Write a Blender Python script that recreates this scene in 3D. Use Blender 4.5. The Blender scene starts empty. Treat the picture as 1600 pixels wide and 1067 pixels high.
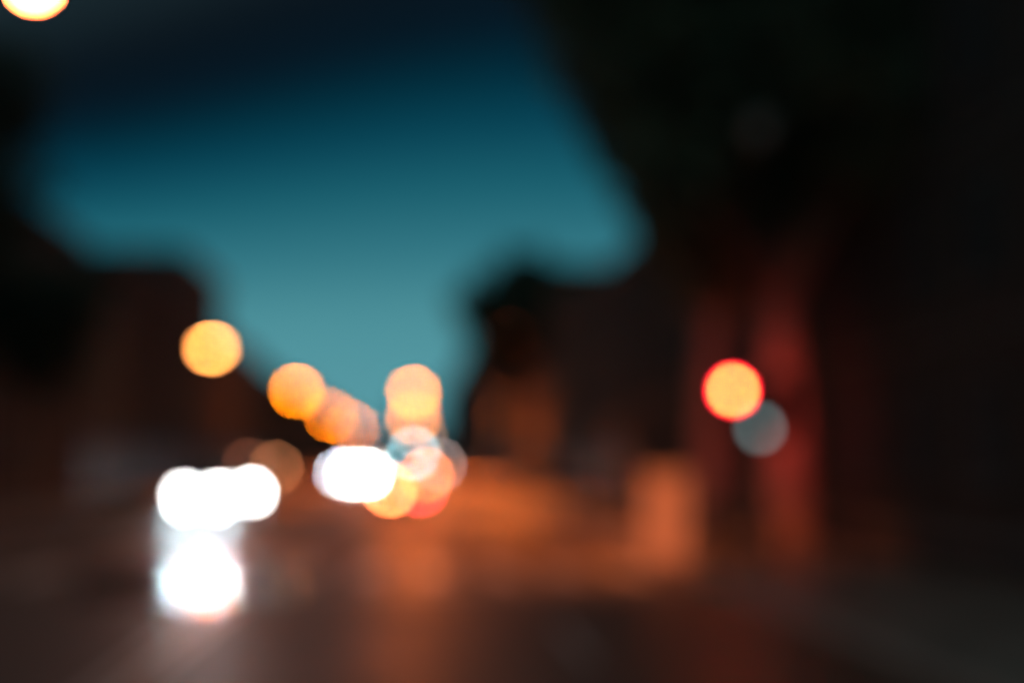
import bpy, bmesh, math, random
from mathutils import Vector, Matrix
random.seed(7)
S = bpy.context.scene
COL = S.collection
R = math.radians
# ------------------------------------------------------------------ camera
CAM = Vector((0, 0, 2.1))
FPX = 2222.2                        # 50 mm lens on a 36 mm sensor, in photo pixels
PITCH, YAW = R(4.70), R(-4.12)
cd = bpy.data.cameras.new('camera'); cam = bpy.data.objects.new('camera', cd); COL.objects.link(cam)
cam.location = CAM; cam.rotation_euler = (R(90) + PITCH, 0, YAW)
cd.lens = 50; cd.sensor_width = 36; cd.clip_end = 5000; cd.clip_start = 0.05
cd.dof.use_dof = True; cd.dof.focus_distance = 0.905; cd.dof.aperture_fstop = 1.4
cd.dof.aperture_blades = 0
S.camera = cam
CM = Matrix.Rotation(YAW, 3, 'Z') @ Matrix.Rotation(R(90) + PITCH, 3, 'X')
def at(px, py, Y):
    d = CM @ Vector(((px - 800) / FPX, (533.5 - py) / FPX, -1))
    return CAM + d * (Y / d.y)
# ------------------------------------------------------------------ world: night sky, teal afterglow at the horizon
W = bpy.data.worlds.new('World'); S.world = W; W.use_nodes = True
nt = W.node_tree; N = nt.nodes; bg = N['Background']
tc = N.new('ShaderNodeTexCoord'); sx = N.new('ShaderNodeSeparateXYZ'); rp = N.new('ShaderNodeValToRGB')
nt.links.new(tc.outputs['Generated'], sx.inputs[0]); 
# the afterglow is centred on the street's far end and fades sideways
ax = N.new('ShaderNodeMath'); ax.operation = 'MULTIPLY'; 
ad = N.new('ShaderNodeMath'); ad.operation = 'ADD'; ad.inputs[1].default_value = -.12; nt.links.new(sx.outputs['X'], ad.inputs[0])
nt.links.new(ad.outputs[0], ax.inputs[0]); nt.links.new(ad.outputs[0], ax.inputs[1])
am = N.new('ShaderNodeMath'); am.operation = 'MULTIPLY_ADD'; 
z2 = N.new('ShaderNodeMath'); z2.operation = 'MULTIPLY'; nt.links.new(sx.outputs['Z'], z2.inputs[0]); nt.links.new(sx.outputs['Z'], z2.inputs[1])
az = N.new('ShaderNodeMath'); az.operation = 'MULTIPLY'; nt.links.new(ax.outputs[0], az.inputs[0]); nt.links.new(z2.outputs[0], az.inputs[1])
nt.links.new(az.outputs[0], am.inputs[0]); am.inputs[1].default_value = 12
nt.links.new(sx.outputs['Z'], am.inputs[2]); nt.links.new(am.outputs[0], rp.inputs[0])
nt.links.new(rp.outputs[0], bg.inputs[0]); bg.inputs[1].default_value = 1.0
def lin(c): return tuple((v / 255 / 12.92) if v / 255 <= .04045 else ((v / 255 + .055) / 1.055) ** 2.4 for v in c)
stops = [(0.0, (90, 156, 166)), (.055, (86, 152, 162)), (.10, (77, 144, 154)), (.145, (52, 120, 133)), (.19, (27, 96, 111)),
         (.23, (9, 69, 87)), (.27, (2, 42, 57)), (.30, (6, 24, 36)), (.35, (10, 20, 28)), (.5, (34, 50, 55)), (.8, (84, 106, 110))]
while len(rp.color_ramp.elements) < len(stops): rp.color_ramp.elements.new(.5)
for e, (p, c) in zip(rp.color_ramp.elements, stops): e.position = p; e.color = (*lin(c), 1)
# ------------------------------------------------------------------ render / exposure
S.view_settings.view_transform = 'Standard'; S.view_settings.look = 'None'
S.view_settings.exposure = 0; S.view_settings.gamma = 1
S.render.engine = 'CYCLES'
cy = S.cycles
cy.use_adaptive_sampling = False; cy.use_denoising = True
cy.denoiser = 'OPENIMAGEDENOISE'; cy.denoising_input_passes = 'RGB_ALBEDO_NORMAL'; cy.denoising_prefilter = 'ACCURATE'
cy.max_bounces = 4; cy.diffuse_bounces = 2; cy.glossy_bounces = 3; cy.transmission_bounces = 2
cy.sample_clamp_indirect = 3; cy.sample_clamp_direct = 0; cy.caustics_reflective = False; cy.caustics_refractive = False
cy.use_light_tree = True; cy.blur_glossy = 0.5
# ------------------------------------------------------------------ materials
MATS = {}
SOD = 5.0
def mat(name, col, rough=.7, metal=0, spec=.5, var=.25, scale=3.0, bump=0, bscale=40, emit=None, coat=0, rvar=0):
    if name in MATS: return MATS[name]
    m = bpy.data.materials.new(name); m.use_nodes = True; MATS[name] = m
    t = m.node_tree; p = t.nodes['Principled BSDF']
    p.inputs['Metallic'].default_value = metal; p.inputs['Specular IOR Level'].default_value = spec
    p.inputs['Roughness'].default_value = rough; p.inputs['Coat Weight'].default_value = coat
    c = t.nodes.new('ShaderNodeTexCoord'); n = t.nodes.new('ShaderNodeTexNoise'); n.inputs['Scale'].default_value = scale
    n.inputs['Detail'].default_value = 6
    t.links.new(c.outputs['Object'], n.inputs['Vector'])
    r = t.nodes.new('ShaderNodeValToRGB'); t.links.new(n.outputs['Fac'], r.inputs[0])
    r.color_ramp.elements[0].position = .3; r.color_ramp.elements[1].position = .7
    r.color_ramp.elements[0].color = (*[v * (1 - var) for v in col], 1); r.color_ramp.elements[1].color = (*[min(1, v * (1 + var)) for v in col], 1)
    t.links.new(r.outputs[0], p.inputs['Base Color'])
    if rvar:
        mr = t.nodes.new('ShaderNodeMapRange'); t.links.new(n.outputs['Fac'], mr.inputs[0])
        mr.inputs[1].default_value = .3; mr.inputs[2].default_value = .7
        mr.inputs[3].default_value = rough - rvar; mr.inputs[4].default_value = rough + rvar
        t.links.new(mr.outputs[0], p.inputs['Roughness'])
    if bump:
        n2 = t.nodes.new('ShaderNodeTexNoise'); n2.inputs['Scale'].default_value = bscale; t.links.new(c.outputs['Object'], n2.inputs['Vector'])
        b = t.nodes.new('ShaderNodeBump'); b.inputs['Strength'].default_value = bump; b.inputs['Distance'].default_value = .02
        t.links.new(n2.outputs['Fac'], b.inputs['Height']); t.links.new(b.outputs[0], p.inputs['Normal'])
    return m
def glow(name, rgb, strength):
    m = bpy.data.materials.new(name); m.use_nodes = True; t = m.node_tree; p = t.nodes['Principled BSDF']
    p.inputs['Base Color'].default_value = (.6, .6, .6, 1); p.inputs['Roughness'].default_value = .4
    p.inputs['Emission Color'].default_value = (*rgb, 1); p.inputs['Emission Strength'].default_value = strength
    return m
DISC = math.pi * 44 ** 2
def bokeh(name, target, area, Y):
    """emission of a lamp face so that its out-of-focus disc reaches the target radiance"""
    mx = max(target); k = DISC / (area * (FPX / Y) ** 2)
    return glow(name, tuple(v / mx for v in target), mx * k)
def brick(name, c1, c2, mortar, scale=4.0):
    m = mat(name, c1, .9, spec=.1); t = m.node_tree; p = t.nodes['Principled BSDF']
    b = t.nodes.new('ShaderNodeTexBrick'); b.inputs['Scale'].default_value = scale
    b.inputs['Color1'].default_value = (*c1, 1); b.inputs['Color2'].default_value = (*c2, 1); b.inputs['Mortar'].default_value = (*mortar, 1)
    b.inputs['Mortar Size'].default_value = .015
    c = t.nodes.new('ShaderNodeTexCoord'); s = t.nodes.new('ShaderNodeSeparateXYZ'); a = t.nodes.new('ShaderNodeMath'); cmb = t.nodes.new('ShaderNodeCombineXYZ')
    t.links.new(c.outputs['Object'], s.inputs[0]); t.links.new(s.outputs[0], a.inputs[0]); t.links.new(s.outputs[1], a.inputs[1])
    t.links.new(a.outputs[0], cmb.inputs[0]); t.links.new(s.outputs[2], cmb.inputs[1]); t.links.new(cmb.outputs[0], b.inputs['Vector'])
    t.links.new(b.outputs[0], p.inputs['Base Color']); return m
asphalt = mat('wet_asphalt', (.060, .043, .029), .52, var=.3, scale=.55, bump=.3, bscale=7, rvar=.08, spec=.3)
paving = mat('damp_paving', (.17, .145, .12), .45, var=.25, scale=1.2, bump=.3, bscale=9, rvar=.1)
kerbm = mat('kerb_stone', (.24, .21, .18), .6, var=.2, scale=2)
soil = mat('bare_ground', (.06, .055, .045), .9, var=.4, scale=.2)
paint = mat('road_paint', (.42, .40, .36), .4, var=.25, scale=2.5)
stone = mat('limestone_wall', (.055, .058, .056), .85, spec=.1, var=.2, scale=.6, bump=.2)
render_ = mat('stucco_wall', (.17, .13, .10), .85, spec=.1, var=.2, scale=.5, bump=.2)
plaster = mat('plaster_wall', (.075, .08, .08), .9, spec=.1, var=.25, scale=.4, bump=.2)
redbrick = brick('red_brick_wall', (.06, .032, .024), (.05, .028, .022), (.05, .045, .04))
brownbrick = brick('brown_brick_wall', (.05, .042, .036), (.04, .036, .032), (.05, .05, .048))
roofm = mat('slate_roof', (.06, .06, .065), .7, var=.3, scale=2)
framem = mat('window_frame_paint', (.10, .10, .098), .8, spec=.1, var=.1)
glassm = mat('window_glass', (.02, .025, .03), .35, spec=.015, var=.3, scale=.8)
shopm = mat('shopfront_paint', (.03, .034, .035), .8, spec=.1, var=.2)
darkmetal = mat('dark_metal', (.035, .037, .04), .45, metal=.3, var=.2)
greymetal = mat('galvanised_metal', (.03, .032, .033), .5, metal=.4, var=.2, scale=6)
blackp = mat('black_plastic', (.02, .02, .021), .5, var=.2)
tyrem = mat('tyre_rubber', (.02, .02, .02), .85, var=.2, scale=8)
rimm = mat('alloy_rim', (.35, .35, .36), .3, metal=.8, var=.1)
carglass = mat('car_glass', (.012, .014, .016), .05, spec=.7, var=.1)
whiteplate = mat('plate_white', (.6, .6, .58), .4, var=.05)
bark = mat('plane_bark', (.34, .22, .16), .9, var=.35, scale=3, bump=.6, bscale=12)
leafm = mat('leaf', (.10, .14, .08), .6, var=.5, scale=.9)
leafd = mat('leaf_dark', (.05, .075, .045), .65, var=.5, scale=.7)
# ------------------------------------------------------------------ mesh helpers
class MB:
    def __init__(s): s.b = bmesh.new()
    def box(s, x0, x1, y0, y1, z0, z1, bev=0):
        M = Matrix.Translation(((x0 + x1) / 2, (y0 + y1) / 2, (z0 + z1) / 2)) @ Matrix.Diagonal((x1 - x0, y1 - y0, z1 - z0, 1))
        r = bmesh.ops.create_cube(s.b, size=1, matrix=M)
        if bev:
            es = list({e for v in r['verts'] for e in v.link_edges})
            bmesh.ops.bevel(s.b, geom=es, offset=bev, segments=2, affect='EDGES', profile=.6)
        return s
    def tube(s, pts, rad, n=10, cap=True):
        rad = rad if isinstance(rad, (list, tuple)) else [rad] * len(pts)
        pts = [Vector(p) for p in pts]; rings = []
        for i, p in enumerate(pts):
            d = (pts[min(i + 1, len(pts) - 1)] - pts[max(i - 1, 0)]).normalized()
            u = d.cross(Vector((0, 0, 1)) if abs(d.z) < .95 else Vector((1, 0, 0))).normalized(); v = d.cross(u)
            rings.append([s.b.verts.new(p + (u * math.cos(2 * math.pi * k / n) + v * math.sin(2 * math.pi * k / n)) * rad[i]) for k in range(n)])
        for a, b in zip(rings, rings[1:]):
            for k in range(n): s.b.faces.new((a[k], a[(k + 1) % n], b[(k + 1) % n], b[k]))
        if cap: s.b.faces.new(rings[0][::-1]); s.b.faces.new(rings[-1])
        return s
    def loft(s, rings, closed=True, cap=True):
        rr = [[s.b.verts.new(p) for p in r] for r in rings]; n = len(rr[0])
        for a, b in zip(rr, rr[1:]):
            for k in range(n if closed else n - 1): s.b.faces.new((a[k], a[(k + 1) % n], b[(k + 1) % n], b[k]))
        if cap: s.b.faces.new(rr[0][::-1]); s.b.faces.new(rr[-1])
        return s
    def dome(s, c, rx, ry, rz, lo=False):
        """half ellipsoid, bowl downwards when lo"""
        rings = []
        for i in range(6):
            a = math.pi / 2 * i / 5.5
            rings.append([(c[0] + rx * math.cos(a) * math.cos(t * math.pi / 8), c[1] + ry * math.cos(a) * math.sin(t * math.pi / 8), c[2] + (-1 if lo else 1) * rz * math.sin(a)) for t in range(16)])
        return s.loft(rings)
    def build(s, name, m, parent=None, smooth=False):
        bmesh.ops.recalc_face_normals(s.b, faces=s.b.faces)
        me = bpy.data.meshes.new(name); s.b.to_mesh(me); s.b.free(); me.materials.append(m)
        if smooth: me.shade_smooth()
        o = bpy.data.objects.new(name, me); COL.objects.link(o)
        if parent: o.parent = parent
        return o
def tag(o, label=None, cat=None, group=None, kind=None):
    if label: o['label'] = label
    if cat: o['category'] = cat
    if group: o['group'] = group
    if kind: o['kind'] = kind
    return o
def empty(name, loc, label, cat, group=None, rz=0):
    o = bpy.data.objects.new(name, None); COL.objects.link(o); o.location = loc; o.rotation_euler = (0, 0, rz)
    return tag(o, label, cat, group)
def copy_tree(o, parent=None):
    c = o.copy(); COL.objects.link(c); c.parent = parent
    for ch in o.children: copy_tree(ch, c)
    return c
def spot(name, loc, rgb, power, size, blend=.6, radius=.15, aim=(0, 0, -1), parent=None):
    l = bpy.data.lights.new(name, 'SPOT'); l.energy = power * (SOD if name == 'lamp_light' else 1); l.color = rgb; l.spot_size = R(size); l.spot_blend = blend; l.shadow_soft_size = radius
    o = bpy.data.objects.new(name, l); COL.objects.link(o); o.location = loc
    o.rotation_euler = Vector(aim).to_track_quat('-Z', 'Y').to_euler(); o.parent = parent
    return o
SODIUM = (1, .18, .028)
# ------------------------------------------------------------------ ground, road, pavements
YN, YF = -30, 620
XL, XR = -12.2, 5.0                 # kerb lines
FL, FR = -15.8, 9.8                 # facade lines
def sheet(name, x0, x1, y0, y1, z, m, nx=1, ny=1):
    b = MB(); vs = [[b.b.verts.new((x0 + (x1 - x0) * i / nx, y0 + (y1 - y0) * j / ny, z)) for i in range(nx + 1)] for j in range(ny + 1)]
    for j in range(ny):
        for i in range(nx): b.b.faces.new((vs[j][i], vs[j][i + 1], vs[j + 1][i + 1], vs[j + 1][i]))
    return tag(b.build(name, m), kind='structure')
sheet('ground', -1500, 1500, -1500, 3500, -.03, soil)
sheet('road', XL, XR, YN, YF, 0, asphalt)
for nm, x0, x1 in (('pavement_left', FL - .5, XL - .15), ('pavement_right', XR + .15, FR + .5)):
    b = MB(); b.box(x0, x1, YN, YF, -.02, .125); tag(b.build(nm, paving), kind='structure')
for nm, x0, x1 in (('kerb_left', XL - .15, XL), ('kerb_right', XR, XR + .15)):
    b = MB()
    y = YN
    while y < 300: b.box(x0, x1, y, y + .99, -.02, .13, .012); y += 1.0
    b.box(x0, x1, 300, YF, -.02, .13)
    tag(b.build(nm, kerbm), kind='structure')
b = MB()
for x in (-8.9, 2.1 - .2):
    y = YN
    while y < 400:
        b.box(x - .06, x + .06, y, y + 3, .003, .006); y += 9
for x in (-4.05 + 1.2, -2.55): b.box(x - .06, x + .06, YN, YF, .003, .006)
tag(b.build('lane_markings', paint), kind='structure')
b = MB()
b.box(-2.3, 4.8, 23.6, 24.0, .003, .006)                   # stop line before the signal
for i in range(14): b.box(-11.8 + i * 1.2, -11.2 + i * 1.2, 25.2, 28.4, .004, .007)
tag(b.build('crossing_markings', paint), kind='structure')
# ------------------------------------------------------------------ buildings
win_cache = {}
def window_proto(w, h, side):
    k = (w, h, side)
    if k not in win_cache:
        s = side                                          # outward direction of the facade along X
        f = MB()
        f.box(-.02, .07, -w / 2, -w / 2 + .09, 0, h); f.box(-.02, .07, w / 2 - .09, w / 2, 0, h)
        f.box(-.02, .068, -w / 2 + .09, w / 2 - .09, h - .09, h); f.box(-.02, .068, -w / 2 + .09, w / 2 - .09, 0, .09)
        f.box(-.02, .06, -.03, .03, .09, h - .09); f.box(-.02, .055, -w / 2 + .09, -.03, h * .62, h * .62 + .05); f.box(-.02, .055, .03, w / 2 - .09, h * .62, h * .62 + .05)
        p = MB().box(-.02, .02, -w / 2 + .09, w / 2 - .09, .09, h - .09)
        l = MB().box(-.02, .16, -w / 2 - .08, w / 2 + .08, -.08, -.002)
        res = []
        for nm, mb, m in (('frame', f, framem), ('pane', p, glassm), ('sill', l, framem)):
            bmesh.ops.scale(mb.b, vec=(s, 1, 1), verts=mb.b.verts)
            o = mb.build(nm, m); res.append(o.data); bpy.data.objects.remove(o)
        win_cache[k] = res
    return win_cache[k]
def building(name, side, y0, y1, H, m, label, floors, bay=3.2, shop=True, roof='cornice', depth=12, group=None):
    """side -1: left of the road (faces +X); side +1: right (faces -X)"""
    fx = FL if side < 0 else FR; out = -side; bx = fx + side * depth
    e = empty(name, (fx, y0, 0), label, 'building', group)
    x0, x1 = sorted((0, bx - fx)); L = y1 - y0
    MB().box(x0, x1, .02, L - .02, -.02, H).build('wall', m, e)
    r = MB()
    if roof == 'cornice':
        r.box(x0 - .35, x1 + .35, -.0 + .004, L - .004, H + .002, H + .35); r.box(x0 + .1, x1 - .1, .2, L - .2, H + .35, H + .6)
        rr = r.build('cornice', framem, e)
    else:
        xm = (x0 + x1) / 2
        r.loft([[(x0 - .4, .01, H), (x1 + .4, .01, H), (x1 + .4, .01, H + .12), (xm + .5, .01, H + 2.0), (xm - .5, .01, H + 2.0), (x0 - .4, .01, H + .12)],
                [(x0 - .4, L - .01, H), (x1 + .4, L - .01, H), (x1 + .4, L - .01, H + .12), (xm + .5, L - .01, H + 2.0), (xm - .5, L - .01, H + 2.0), (x0 - .4, L - .01, H + .12)]])
        rr = r.build('roof', roofm, e)
        MB().box(xm - .9, xm - .2, L * .3, L * .3 + 1.2, H + 1.5, H + 3.1, .03).build('chimney', redbrick, rr)
    g = 3.8 if shop else .9
    fh = (H - g - .5) / floors; nb = max(1, int(L / bay)); step = L / nb; wh = round(min(1.9, fh * .58), 2)
    fr, pn, sl = window_proto(1.25, wh, out)
    cnt = 0
    for f in range(floors):
        for k in range(nb):
            if cnt >= 96: break
            cnt += 1
            w = bpy.data.objects.new('window', fr); COL.objects.link(w); w.parent = e; w.location = (0, step * (k + .5), g + f * fh + (fh - wh) / 2)
            for nm, me in (('pane', pn), ('sill', sl)):
                c = bpy.data.objects.new(nm, me); COL.objects.link(c); c.parent = w
    b = MB()
    for f in range(1, floors): b.box(*sorted((0, out * .07)), .03, L - .03, g + f * fh - .06, g + f * fh + .06)
    b.box(*sorted((0, out * .16)), .03, L - .03, g - .3, g - .05); b.build('string_course', framem, e)
    if shop:
        ns = max(1, int(L / 6)); ss = L / ns
        for k in range(ns):
            ya, yb = k * ss + .5, (k + 1) * ss - .5
            sf = MB()
            sf.box(*sorted((-.02, out * .12)), ya, ya + .15, .15, 3.1); sf.box(*sorted((-.02, out * .12)), yb - .15, yb, .15, 3.1); sf.box(*sorted((-.02, out * .22)), ya, yb, 3.1, 3.45); sf.box(*sorted((-.02, out * .10)), ya + .15, yb - .15, .15, .6)
            so = sf.build('shopfront', shopm, e)
            MB().box(*sorted((-.02, out * .03)), ya + .15, yb - 1.35, .6, 3.1).build('shop_window', glassm, so)
            MB().box(*sorted((-.02, out * .05)), yb - 1.33, yb - .17, .6, 3.1).build('door', shopm, so)
    else:
        d = MB().box(*sorted((-.02, out * .08)), L * .5 - .55, L * .5 + .55, .13, 2.4, .01).build('door', darkmetal, e)
        MB().box(*sorted((out * .08, out * .14)), L * .5 + .35, L * .5 + .42, 1.15, 1.3).build('handle', greymetal, d)
    return e
gl, gr = 'buildings along the left side of the street', 'buildings along the right side of the street'
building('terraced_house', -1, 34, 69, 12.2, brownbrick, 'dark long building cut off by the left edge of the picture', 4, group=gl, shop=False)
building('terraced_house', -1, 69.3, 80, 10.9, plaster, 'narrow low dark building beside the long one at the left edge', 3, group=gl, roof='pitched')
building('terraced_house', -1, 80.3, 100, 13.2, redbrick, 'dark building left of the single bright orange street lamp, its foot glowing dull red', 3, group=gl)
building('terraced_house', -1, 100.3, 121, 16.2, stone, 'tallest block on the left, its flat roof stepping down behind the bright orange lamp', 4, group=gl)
building('terraced_house', -1, 121.3, 150, 12.2, render_, 'lower dark building right after the tall left block, below the step in the skyline', 3, group=gl)
building('terraced_house', -1, 150.3, 200, 11.6, brownbrick, 'dark building behind the second orange lamp of the left row', 3, group=gl)
building('terraced_house', -1, 200.3, 280, 12.0, plaster, 'far dark building on the left where the skyline runs down to the road', 3, bay=4, group=gl)
building('terraced_house', -1, 280.3, 420, 12.0, render_, 'farthest building on the left, under the lowest point of the sky', 3, bay=6, group=gl)
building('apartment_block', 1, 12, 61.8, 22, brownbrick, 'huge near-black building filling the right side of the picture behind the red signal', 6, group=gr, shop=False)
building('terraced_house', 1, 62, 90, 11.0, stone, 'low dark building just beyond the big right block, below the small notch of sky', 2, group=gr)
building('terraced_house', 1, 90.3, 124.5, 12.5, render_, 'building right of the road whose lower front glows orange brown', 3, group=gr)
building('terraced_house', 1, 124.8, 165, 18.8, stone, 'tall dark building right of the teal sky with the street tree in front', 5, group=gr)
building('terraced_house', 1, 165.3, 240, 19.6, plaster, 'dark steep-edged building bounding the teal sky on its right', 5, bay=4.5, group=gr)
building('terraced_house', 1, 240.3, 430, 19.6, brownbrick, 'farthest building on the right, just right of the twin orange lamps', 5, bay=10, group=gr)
building('tower_block', 1, 431, 450, 13, redbrick, 'low distant block closing the street above the far lights', 3, bay=5)
# a cross street closes the far end
e = empty('church', (-6, 560, 0), 'faint distant dark building closing the end of the street under the teal sky', 'building')
MB().box(-26, 24, 0, 14, 0, 9).build('wall', plaster, e)
MB().loft([[(-26.5, -.5, 9.01), (24.5, -.5, 9.01), (24.5, 14.5, 9.01), (-26.5, 14.5, 9.01)], [(-22, 6, 12), (20, 6, 12), (20, 8, 12), (-22, 8, 12)]]).build('roof', roofm, e)
MB().box(-1, 5, -1.5, 4.5, 0, 17).build('tower', stone, e)
MB().loft([[(-1.3, -1.8, 17.01), (5.3, -1.8, 17.01), (5.3, 4.8, 17.01), (-1.3, 4.8, 17.01)], [(1.9, 1.4, 25), (2.1, 1.4, 25), (2.1, 1.6, 25), (1.9, 1.6, 25)]]).build('spire', roofm, e)
# ------------------------------------------------------------------ trees
def tree(x, y, h, blobs, n, trunk_r, label, lean=(0, 0), leaf=leafm, size=.16, group='street trees on the pavements'):
    e = empty('tree', (x, y, .12), label, 'tree', group)
    top = Vector((lean[0], lean[1], h * .62)); cen = Vector((0, 0, 0))
    t = MB(); fork = Vector((lean[0] * .5, lean[1] * .5, h * .36))
    t.tube([(0, 0, -.1), (lean[0] * .05, 0, .3), (lean[0] * .2, 0, h * .18), fork, top], [trunk_r * 1.35, trunk_r * 1.02, trunk_r * .9, trunk_r * .72, trunk_r * .3], 14)
    t.build('trunk', bark, e, True)
    for c, r in blobs:
        c = Vector(c); mid = (fork + c) / 2 + Vector((0, 0, .5))
        MB().tube([fork * .98, mid, c], [trunk_r * .42, trunk_r * .26, trunk_r * .08], 8).build('branch', bark, e, True)
    b = MB(); tot = sum(r ** 3 for c, r in blobs)
    for c, r in blobs:
        for i in range(int(n * r ** 3 / tot)):
            d = Vector((random.gauss(0, 1), random.gauss(0, 1), random.gauss(0, 1))).normalized()
            # leaves gather in twig clumps, more at the rim of the crown
            p = Vector(c) + d * r * (random.random() ** .45) * (1 + .18 * math.sin(d.x * 7 + d.z * 5) + .12 * math.sin(d.y * 11 + d.x * 4))
            q = Matrix.Rotation(random.uniform(0, 6.3), 3, 'Z') @ Matrix.Rotation(random.uniform(-1.2, 1.2), 3, 'X') @ Matrix.Rotation(random.uniform(-1.2, 1.2), 3, 'Y')
            s = size * random.uniform(.6, 1.35)
            vs = [b.b.verts.new(p + q @ Vector(v)) for v in ((-s, 0, 0), (-.2 * s, -.55 * s, .08 * s), (s, 0, 0), (-.2 * s, .55 * s, .08 * s))]
            b.b.faces.new(vs)
    me = bpy.data.meshes.new('crown'); b.b.to_mesh(me); b.b.free(); me.materials.append(leaf)
    o = bpy.data.objects.new('crown', me); COL.objects.link(o); o.parent = e
    return e
# big near tree: trunk lit red, crown over the carriageway
tree(8.35, 31, 15, [((-1.0, -1.0, 9.6), 2.6), ((-2.9, -1.0, 10.2), 2.5), ((-3.3, -3, 7.7), 1.3), ((1.5, -2, 10.5), 3.0), ((-1.4, 0, 13), 3.2), ((-4.1, -.5, 13.0), 2.3), ((2.2, -3, 9.3), 2.4), ((-4.3, -1.2, 15.2), 2.1)],
     52000, .54, 'big street tree whose broad trunk glows dull red right of the red signal', lean=(-.35, 0), size=.17)
tree(7.05, 33.2, 11, [((0, 0, 8.2), 2.1), ((-.2, .3, 6.9), 1.3), ((.7, -.3, 6.8), 1.5)], 16000, .42, 'slimmer street tree directly behind the red signal, trunk tinted red', lean=(.1, 0))
tree(8.1, 103, 17.5, [((0, 0, 11.8), 3.2), ((-2.4, 1, 12.6), 2.6), ((2.2, 0, 13.4), 2.6), ((0, 1, 15), 2.4), ((-1.8, 0, 9.6), 2.1)], 16000, .3, 'distant round tree whose dark crown stands against the teal sky left of the near crown', leaf=leafd, size=.3)
tree(-13.25, 38, 13.4, [((1.2, 0, 8.6), 2.4), ((.2, 1, 11.0), 2.6), ((2.1, 0, 11.6), 1.7), ((-1.5, 0, 10), 2.5)], 15000, .24, 'tree at the upper left edge, darkening the sky below the white-hot lamp', leaf=leafd)
tree(-13.7, 54, 9.5, [((0, 0, 6.4), 1.9), ((-1, 1, 7.6), 1.7), ((1, 0, 7.8), 1.4)], 9000, .18, 'smaller dark tree in front of the left-edge building', leaf=leafd)
# ------------------------------------------------------------------ street lamps on posts, left side
OR = (1.25, .44, .085)
def post_lamp(Y, target, power, label, lx=-10.75, h=8.0, size=.24, throw=0):
    px = XL - .55; e = empty('street_lamp', (px, Y, .12), label, 'street lamp', 'orange street lamps on posts along the left kerb')
    MB().tube([(0, 0, -.05), (0, 0, 1.1), (0, 0, 1.15), (0, 0, h - .6)], [.11, .10, .075, .055], 10).build('post', greymetal, e, True)
    a = lx - px
    MB().tube([(0, 0, h - .62), (.06, 0, h - .2), (.35, 0, h + .05), (a - .35, 0, h + .12)], [.05, .045, .04, .035], 8).build('arm', greymetal, e, True)
    hd = MB().dome((a, 0, h + .02), .45, .20, .16).build('lamp_head', greymetal, e, True)
    bw = MB().dome((a, 0, h + .01), .36, size * .72, size * .85, True)
    area = .72 * size * .85 * .78 * .9
    bw.build('lamp_bowl', bokeh('sodium_glow', target, area, Y), hd, True)
    if power: spot('lamp_light', (a, 0, h - .35), SODIUM, power, 96, .8, .25, aim=(.45, -.1, -1), parent=e)
    if throw: spot('lamp_light', (a, -.4, h - .35), SODIUM, throw, 15, 1, .25, aim=(.15, -1, -.16), parent=e)
    return e
p = at(330, 548, 78)
post_lamp(78, (1.5, .53, .115), 8000, 'bright orange street lamp standing apart before the tallest dark block at left', throw=600)
post_lamp(126, (1.2, .27, .0), 11000, 'second orange lamp of the left row, full round glow against the teal sky', lx=-9.9, size=.3)
post_lamp(196, (.62, .13, .0), 9000, 'third orange lamp of the left row, dimmer and overlapping the second', size=.42)
post_lamp(268, (.36, .07, .0), 0, 'fourth lamp of the left row, brown orange above the white headlights', size=.5)
post_lamp(345, (.10, .05, .035), 0, 'faint farthest lamp of the left row, above the white headlights', size=.55)
# ------------------------------------------------------------------ lamps hung on span wires over the carriageway
def wire_lamp(x, Y, z, target, power, label, r=.26, cone=150, aim=(0, 0, -1), throw=0):
    e = empty('hanging_lamp', (x, Y, z), label, 'street lamp', 'lamps hung on wires above the carriageway')
    MB().tube([(FL - x, 0, 1.5), (-4, 0, .62), (0, 0, .5), (4, 0, .62), (FR - x, 0, 1.5)], .02, 6).build('span_wire', darkmetal, e)
    MB().tube([(0, 0, .5), (0, 0, .2)], .03, 8).build('hanger', darkmetal, e)
    h = MB().dome((0, 0, .02), r * 1.35, r * 1.35, .2).build('lamp_head', darkmetal, e, True)
    m = bokeh('lamp_glow', target, math.pi * r * r * .5 * .85, Y)
    MB().dome((0, 0, .01), r, r, r * .95, True).build('lamp_bowl', m, h, True)
    if power: spot('lamp_light', (0, 0, -r - .05), SODIUM, power, cone, 1, .25, aim=aim, parent=e)
    if throw: spot('lamp_light', (0, -.3, -r - .05), SODIUM, throw, 20, 1, .25, aim=(.05, -1, -.14), parent=e)
    return e
p = at(54, -26, 18); wire_lamp(p.x, 18, p.z, (30, 4.2, 1.15), 2700, 'white-hot lamp with an orange rim cut off by the top left corner', r=.17, cone=20, aim=(1, .87, -.70))
p = at(646, 611, 120); wire_lamp(p.x, 120, p.z, (1.1, .25, .01), 30000, 'upper pale orange lamp hanging over the road against the end of the sky', r=.30, throw=3300)
p = at(647, 650, 190); wire_lamp(p.x, 190, p.z, (.70, .16, .005), 9000, 'dimmer orange lamp hanging directly below the pale orange one', r=.42)
p = at(656, 676, 300); wire_lamp(p.x, 300, p.z, (.10, .035, .01), 3000, 'faint lowest lamp of the hanging row, beside the teal far signal', r=.5)
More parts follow.
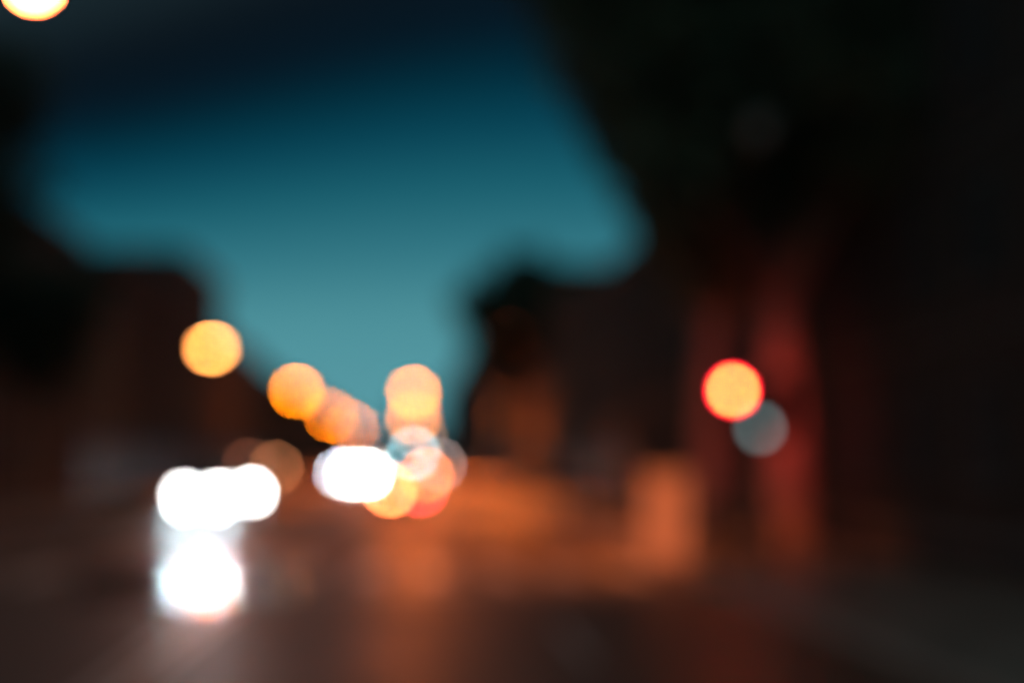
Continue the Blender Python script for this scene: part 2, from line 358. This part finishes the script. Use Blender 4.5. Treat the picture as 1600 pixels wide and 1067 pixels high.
# full cut-off lamps on the right kerb: flat glass facing the ground, hardly seen from afar; the farther two are added for their light
def cutoff_lamp(Y, power, label, cone=130, aim=(-.5, -.55, -1), off=1.9):
    e = empty('street_lamp', (XR + off, Y, .12), label, 'street lamp', 'cut-off street lamps along the right kerb')
    MB().tube([(0, 0, -.05), (0, 0, 1.1), (0, 0, 1.15), (0, 0, 8.0)], [.11, .10, .075, .055], 10).build('post', greymetal, e, True)
    MB().tube([(0, 0, 7.95), (-.2, 0, 8.3), (-1.5, 0, 8.42)], [.05, .045, .04], 8).build('arm', greymetal, e, True)
    hd = MB().box(-2.1, -1.4, -.16, .16, 8.34, 8.48, .03).build('lamp_head', greymetal, e)
    MB().box(-2.05, -1.5, -.13, .13, 8.325, 8.337).build('lamp_glass', glow('flat_lamp_glow', SODIUM, 1.5), hd)
    spot('lamp_light', (-1.8, 0, 8.2), SODIUM, power, cone, 1, .2, aim=aim, parent=e)
cutoff_lamp(36.5, 1450, 'tall street lamp hidden in the leaves at right, its orange light on the road', 118, (-.5, -.1, -1), 2.9)
cutoff_lamp(72, 2900, 'added slim street lamp at the right kerb lighting the bright orange pavement', 130, (-.4, -.35, -1))  # added to brighten the road and right pavement
cutoff_lamp(112, 3400, 'added far street lamp at the right kerb lighting the orange brown house front', 140, (.1, -.1, -1))  # added to warm the house front and far pavement
# ------------------------------------------------------------------ standing water on the road
water = mat('standing_water', (.03, .03, .03), .2, var=.2, scale=2, bump=.12, bscale=5, spec=.9)
for nm, cx_, cy_, rx_, ry_ in (('puddle', -3.9, 25.3, 1.85, 3.7),):
    b = MB(); c0 = b.b.verts.new((cx_, cy_, .009)); rr = []
    for k in range(40):
        a = k * math.pi / 20; q = (abs(math.cos(a)) ** 4 + abs(math.sin(a)) ** 4) ** -.25 * (1 + .05 * math.sin(3 * a + 1) + .04 * math.sin(7 * a))
        rr.append(b.b.verts.new((cx_ + rx_ * q * math.cos(a) - .1485 * -(ry_ * q * math.sin(a)) * -1, cy_ + ry_ * q * math.sin(a), .009)))
    for k in range(40): b.b.faces.new((c0, rr[k], rr[(k + 1) % 40]))
    tag(b.build(nm, water), kind='structure')
# ------------------------------------------------------------------ vehicles
def car(front, target, Y, label, paintc, rz=0, name='car', kind='car', fog=None, rear=None, hz=.68, group=None, scale=1.0, beam=0):
    e = empty(name, front, label, kind, group, rz); e.scale = (scale,) * 3
    pm = mat('car_paint_' + '_'.join(str(int(v * 1000)) for v in paintc), paintc, .25, metal=.3, var=.05, coat=.8)
    W2 = .88
    st = [(0, .62, .30, .62), (.06, .74, .22, .70), (.25, .82, .20, .80), (.8, .87, .20, .90), (1.2, .88, .20, .95), (2.2, .88, .20, .97), (3.3, .88, .20, .98), (3.9, .86, .22, .96), (4.15, .78, .26, .88), (4.22, .68, .34, .74)]
    van = kind == 'van'
    if van: st = [(y, w, zb, zt + (.25 if 1 < y else .12 * (y > .2))) for y, w, zb, zt in st]
    rings = []
    for y, w, zb, zt in st:
        h = zt - zb
        half = [(w * .55, zt), (w * .86, zt - .03), (w * .97, zt - h * .18), (w, zt - h * .42), (w * .98, zb + h * .22), (w * .9, zb)]
        rings.append([(x, y, z) for x, z in half] + [(-x, y, z) for x, z in half[::-1]])
    MB().loft(rings).build('body', pm, e, True)
    gs = ([(1.0, .78, .60, .99, 1.0), (1.65, .80, .62, .96, 1.42), (2.2, .80, .62, .96, 1.46), (3.0, .80, .61, .96, 1.43), (3.7, .76, .58, .96, 1.2), (3.95, .7, .55, .95, .97)] if not van else
          [(.9, .80, .66, 1.1, 1.2), (1.4, .82, .72, 1.1, 1.9), (2.2, .83, .74, 1.1, 1.98), (4.0, .83, .74, 1.1, 1.98), (4.16, .8, .72, 1.1, 1.9)])
    rings = [[(-a, y, z0), (-b, y, z1), (b, y, z1), (a, y, z0)] for y, a, b, z0, z1 in gs]
    MB().loft(rings).build('windows', carglass, e)
    rr = [[(-b - .02, y, z1 - .03), (-b * .8, y, z1 + .03), (b * .8, y, z1 + .03), (b + .02, y, z1 - .03)] for y, a, b, z0, z1 in gs[1:-1]]
    MB().loft(rr).build('roof', pm, e, True)
    for y in (.85, 3.4):
        for s in (-1, 1):
            w = MB().tube([(s * (W2 - .2), y, .32), (s * (W2 - .02), y, .32), (s * (W2 + .01), y, .32)], [.32, .32, .29], 20).build('wheel', tyrem, e, False)
            MB().tube([(s * (W2 + .0), y, .32), (s * (W2 + .018), y, .32)], [.2, .19], 14).build('rim', rimm, w)
    MB().box(-.5, .5, -.012, .05, .38, .56, .01).build('grille', blackp, e)
    pl = MB().box(-.26, .26, -.03, -.014, .40, .51).build('number_plate', whiteplate, e)
    for s in (-1, 1):
        MB().box(*sorted((s * .86, s * 1.04)), 1.22, 1.34, .93, 1.07, .02).build('mirror', pm, e)
    hw, hh = .15, .105
    if rear is None:
        hm = bokeh('headlight_glow', target, 4 * hw * hh * .9, Y)
        for s in (-1, 1):
            q = s * .66; hs = MB()
            hs.box(q - hw - .03, q - hw, -.20, .16, hz - hh - .03, hz + hh + .03); hs.box(q + hw, q + hw + .03, -.16, .16, hz - hh - .03, hz + hh + .03)
            hs.box(q - hw, q + hw, -.15, .16, hz + hh, hz + hh + .03); hs.box(q - hw, q + hw, -.15, .16, hz - hh - .03, hz - hh)
            h = hs.build('headlight', blackp, e)
            MB().box(q - hw, q + hw, -.06, -.02, hz - hh, hz + hh).build('lamp', hm, h)
            if beam: spot('low_beam', (q, -.22, hz), (.62, .93, 1), beam, 13, .9, .09, aim=(.13, -1, -.015), parent=h)
        if fog:
            fm = bokeh('fog_light_glow', fog, .2 * .13 * .9, Y)
            for s in (-1, 1): MB().box(s * .66 - .1, s * .66 + .1, -.02, .12, .25, .38, .02).build('fog_light', fm, e)
        rl = mat('tail_lens', (.25, .01, .01), .3)
        for s in (-1, 1): MB().box(s * .66 - .12, s * .66 + .12, 4.14, 4.24, .72, .86, .02).build('tail_light', rl, e)
    else:
        rl = mat('clear_lens', (.5, .5, .5), .15)
        for s in (-1, 1): MB().box(s * .66 - hw, s * .66 + hw, -.02, .10, hz - .07, hz + .07, .02).build('headlight', rl, e)
        z = rear.get('z', .78)
        for s, key in ((1, 'left'), (-1, 'right')):     # the car is turned about, so +x shows on the left
            if key in rear:
                MB().box(s * .64 - .13, s * .64 + .13, 4.12, 4.27, z - .09, z + .09, .02).build('tail_light', bokeh('tail_glow', rear[key], .26 * .18 * .9, Y), e)
        MB().box(-.26, .26, 4.20, 4.255, .55, .66).build('number_plate', whiteplate, e)
    return e
oc = 'oncoming vehicles with white headlights'
WH = (1.0, 1.02, 1.0)
def tint(k, c=WH): return tuple(k * v for v in c)
p = at(315, 770, 60); car((p.x, 60, .004), tint(1.2), 60, 'nearest oncoming car, glaring headlights and fog lights above the white reflection at left', (.10, .10, .11), hz=.58, fog=tint(.4), group=oc, beam=3200)
p = at(371, 770, 66.5); car((p.x, 66.5, .004), tint(1.3), 66.5, 'oncoming car behind the nearest one, its headlight the rightmost of three left glares', (.05, .06, .08), group=oc, hz=.55)
p = at(562, 740, 118); car((p.x, 118, .004), tint(1.4), 118, 'oncoming car in mid street whose two headlights merge into one wide white glare', (.2, .2, .21), group=oc, hz=.8)
p = at(543, 742, 137); car((p.x, 137, .004), tint(.45, (.75, .9, 1.1)), 137, 'dimmer oncoming car showing as a grey blue rim left of the wide white glare', (.04, .04, .05), group=oc, hz=.7)
ah = 'vehicles driving away with lit tail lights'
p = at(633, 765, 60); car((p.x, 60 + 4.22, .004), None, 60, 'car driving away, its left tail light glowing yellow and its right one red', (.06, .05, .05), rz=math.pi, rear={'left': (2.2, .40, .11), 'right': (.75, .03, .05), 'z': .78}, group=ah)
p = at(643, 741, 96); car((p.x + .35, 96 + 4.22, .004), None, 96, 'van farther ahead with an orange tail light, above and right of the yellow one', (.15, .15, .16), name='van', rz=math.pi, kind='van', rear={'left': (.08, .02, .01), 'right': (.95, .17, .035), 'z': 1.0}, group=ah)
p = at(692, 726, 110)
v = car((3.9 - .9, 108 + 4.22, .004), None, 108, 'van standing at the right kerb with a dim pale lamp at its rear', (.22, .22, .22), name='van', rz=math.pi, kind='van', rear={'z': 1.0}, group=ah)
MB().box(.58, .86, 4.14, 4.30, 1.48, 1.76, .03).build('work_lamp', bokeh('pale_lamp_glow', (.15, .11, .10), .28 * .28 * .9, 108), v)
# ------------------------------------------------------------------ traffic signals
def head(parent, x, y, z, face, lit=None, lm=None, r=.105):
    """three-lamp signal head; z is the centre of the top (red) lens; face -1 looks towards the camera"""
    hs = MB(); hs.box(x - .18, x + .18, y - .1, y + .1, z - .86, z + .2, .03)
    h = hs.build('signal_head', blackp, parent)
    MB().box(x - .26, x + .26, y - face * .105 - .008, y - face * .105 + .008, z - .95, z + .28, .004).build('backboard', blackp, h)
    for i in range(3):
        zc = z - (.32 if r > .11 else .31) * i; m = lm if i == lit else mat('lens_dark_' + str(i), ((.10, .012, .01), (.12, .07, .01), (.01, .07, .05))[i], .2)
        MB().tube([(x, y + face * .1, zc), (x, y + face * .118, zc), (x, y + face * .13, zc)], [r, r * .9, r * .4], 20).build('lens', m, h, True)
        v = MB(); n = 14
        ring = lambda yy, rr: [(x + rr * math.cos(R(-25) + R(230) * k / n), yy, zc + rr * math.sin(R(-25) + R(230) * k / n)) for k in range(n + 1)]
        v.loft([ring(y + face * .1, r + .02), ring(y + face * .30, r + .015), ring(y + face * .30, r + .010), ring(y + face * .1, r + .012)], closed=False, cap=False)
        v.build('visor', blackp, h, True)
    return h
SY = 28
pp = at(1192, 716, SY); pr = at(1145, 610, SY)
e = empty('traffic_signal', (pp.x, SY, .12), 'tall dark pole with the glowing red signal and, above it, an unlit lamp', 'traffic signal')
zr = pr.z - .12; hx = pr.x - pp.x
MB().tube([(0, 0, -.05), (0, 0, 1.2), (0, 0, 1.25), (0, 0, 8.5)], [.13, .12, .085, .06], 14).build('pole', darkmetal, e, True)
MB().box(-.2, .2, -.2, .2, -.01, .04, .01).build('base_plate', darkmetal, e)
for dz in (-.75, .1): MB().tube([(0, 0, zr + dz), (hx + .1, 0, zr + dz)], .025, 8).build('bracket', darkmetal, e)
redm = bokeh('red_signal_glow', (3.3, .01, .09), math.pi * .14 ** 2, SY)
corem = bokeh('red_signal_core', (2.6, .53, .08), math.pi * .065 ** 2, SY)
h1 = head(e, 0, 0, zr, -1, 0, redm, .14); h1.location = (hx, 0, 0); h1.rotation_euler = (0, 0, R(-11))
MB().tube([(0, -.131, zr), (0, -.136, zr), (0, -.14, zr)], [.065, .06, .03], 16).build('lamp_core', corem, h1, True)
# rear-facing red head added to throw red light on the trunks behind
h2 = head(e, .42, .25, zr, 1, 0, glow('added_rear_red_glow', (1, .06, .035), 60))
MB().tube([(0, 0, zr - .4), (.42, .2, zr - .4)], .025, 8).build('bracket', darkmetal, e)
spot('added_red_light', (.42, .45, zr), (1, .08, .06), 240, 150, 1, .1, aim=(.12, 1, -.12), parent=e)  # added spot that reddens the trunks
# pedestrian signal with a pale lamp
pt = at(1181, 669, SY); zt = pt.z - .12; dx = pt.x - pp.x
ph = MB().box(dx - .14, dx + .14, -.34, -.10, zt - .42, zt + .14, .02).build('pedestrian_signal', blackp, e)
MB().box(dx - .085, dx + .085, -.36, -.335, zt - .085, zt + .085, .01).build('lens', bokeh('pale_teal_glow', (.052, .082, .082), .17 * .17, SY), ph)
MB().box(dx - .085, dx + .085, -.36, -.335, zt - .36, zt - .19, .01).build('lens', mat('lens_dark_2', (.01, .07, .05), .2), ph)
MB().tube([(0, 0, 8.4), (-.1, -.25, 8.6), (-.12, -.5, 8.62)], .035, 8).build('lamp_arm', darkmetal, e, True)
hd = MB().dome((-.12, -.65, 8.5), .28, .42, .2).build('lamp_head', mat('pale_grey_paint', (.4, .4, .38), .5), e, True)
MB().dome((-.12, -.65, 8.49), .24, .36, .3, True).build('lamp_bowl', mat('milk_glass', (.55, .55, .52), .3), hd, True)
# far signal
p = at(646, 708, 230)
e = empty('traffic_signal', (p.x, 230, .0), 'distant signal showing a pale teal light just above the tail lights', 'traffic signal')
MB().tube([(0, 0, 0), (0, 0, p.z + 1)], .07, 8).build('pole', darkmetal, e)
h = MB().box(-.35, .35, -.2, .1, p.z - .5, p.z + 1.2, .03).build('signal_head', blackp, e)
MB().tube([(0, -.2, p.z), (0, -.26, p.z)], .3, 16).build('lens', bokeh('far_teal_glow', (.16, .38, .42), math.pi * .09, 230), h)
MB().box(-.9, .9, -1.2, 1.2, .002, .14, .03).build('island_base', kerbm, e)
# ------------------------------------------------------------------ pavement furniture, right
cx = at(1045, 890, 26.2).x
e = empty('utility_cabinet', (cx, 26.2, .125), 'tall pale utility cabinet glowing orange on the right pavement, left of the signal pole', 'utility cabinet')
cabm = mat('cabinet_paint', (.70, .60, .48), .6, var=.12, scale=1.5)
MB().box(-.37, .37, 0, .5, .08, 1.62, .02).build('body', cabm, e)
MB().box(-.41, .41, -.04, .54, 1.622, 1.70, .02).build('cap', cabm, e)
MB().box(-.34, .34, .03, .47, -.01, .078).build('plinth', kerbm, e)
for s in (-1, 1):
    d = MB().box(*sorted((s * .01, s * .34)), -.018, -.002, .14, 1.56, .004).build('door', cabm, e)
    MB().box(*sorted((s * .05, s * .08)), -.04, -.02, .85, 1.05).build('handle', darkmetal, d)
# litter bin and bollards
bx = at(1122, 880, 26.6).x
e = empty('litter_bin', (bx, 26.6, .125), 'dark round litter bin between the glowing cabinet and the signal pole', 'litter bin')
MB().tube([(0, 0, 0), (0, 0, .08), (0, 0, 1.05), (0, 0, 1.1)], [.22, .27, .31, .3], 20).build('body', darkmetal, e, True)
MB().dome((0, 0, 1.22), .33, .33, .16).build('lid', blackp, e, True)
for k in range(4):
    a = k * math.pi / 2 + .6; MB().tube([(.27 * math.cos(a), .27 * math.sin(a), 1.05), (.27 * math.cos(a), .27 * math.sin(a), 1.24)], .015, 6).build('post', blackp, e)
bol = None
for i, (px, Y, lab) in enumerate(((1206, 25.0, 'dark bollard just right of the foot of the signal pole'), (1330, 23.2, 'dark bollard on the right pavement, farther right than the signal pole'),
                      (985, 40, 'dark bollard at the right kerb, left of the glowing cabinet'), (930, 48, 'dark bollard at the right kerb, second left of the glowing cabinet'))):
    x = at(px, 870, Y).x
    if bol is None:
        bol = empty('bollard', (x, Y, .125), lab, 'bollard', 'dark bollards on the right pavement')
        MB().tube([(0, 0, -.02), (0, 0, .12), (0, 0, .13), (0, 0, .85), (0, 0, .87), (0, 0, .93)], [.12, .115, .085, .075, .1, .1], 14).build('post', blackp, bol, True)
        MB().dome((0, 0, .93), .1, .1, .09).build('cap', blackp, bol, True)
    else:
        c = copy_tree(bol); c.location = (min(x, 9.0) if Y < 30 else 5.6, Y, .125); c['label'] = lab
# ------------------------------------------------------------------ low lamps on the left pavement
for px, py, Y, tg, lab in ((431, 731, 158, (.155, .055, .022), 'brown glowing low lamp at the left, brightest of three above the white headlights'),
                           (390, 727, 137, (.06, .018, .01), 'dim brown low lamp above the right headlight of the left cars'),
                           (339, 746, 116, (.05, .008, .004), 'very dim reddish low lamp above the middle headlight of the left cars')):
    p = at(px, py, Y); p.x = max(p.x, FL + .35)
    e = empty('pavement_lantern', (p.x, Y, .12), lab, 'pavement lantern', 'low lanterns on the left pavement')
    MB().tube([(0, 0, -.02), (0, 0, p.z - .35)], [.08, .06], 10).build('post', darkmetal, e)
    MB().tube([(0, 0, p.z - .35), (0, 0, p.z - .1), (0, 0, p.z + .1)], [.16, .23, .23], 14).build('lantern_glass', bokeh('lantern_glow', tg, .42 * .4, Y), e)
    MB().dome((0, 0, p.z + .1), .26, .26, .16).build('cap', darkmetal, e, True)
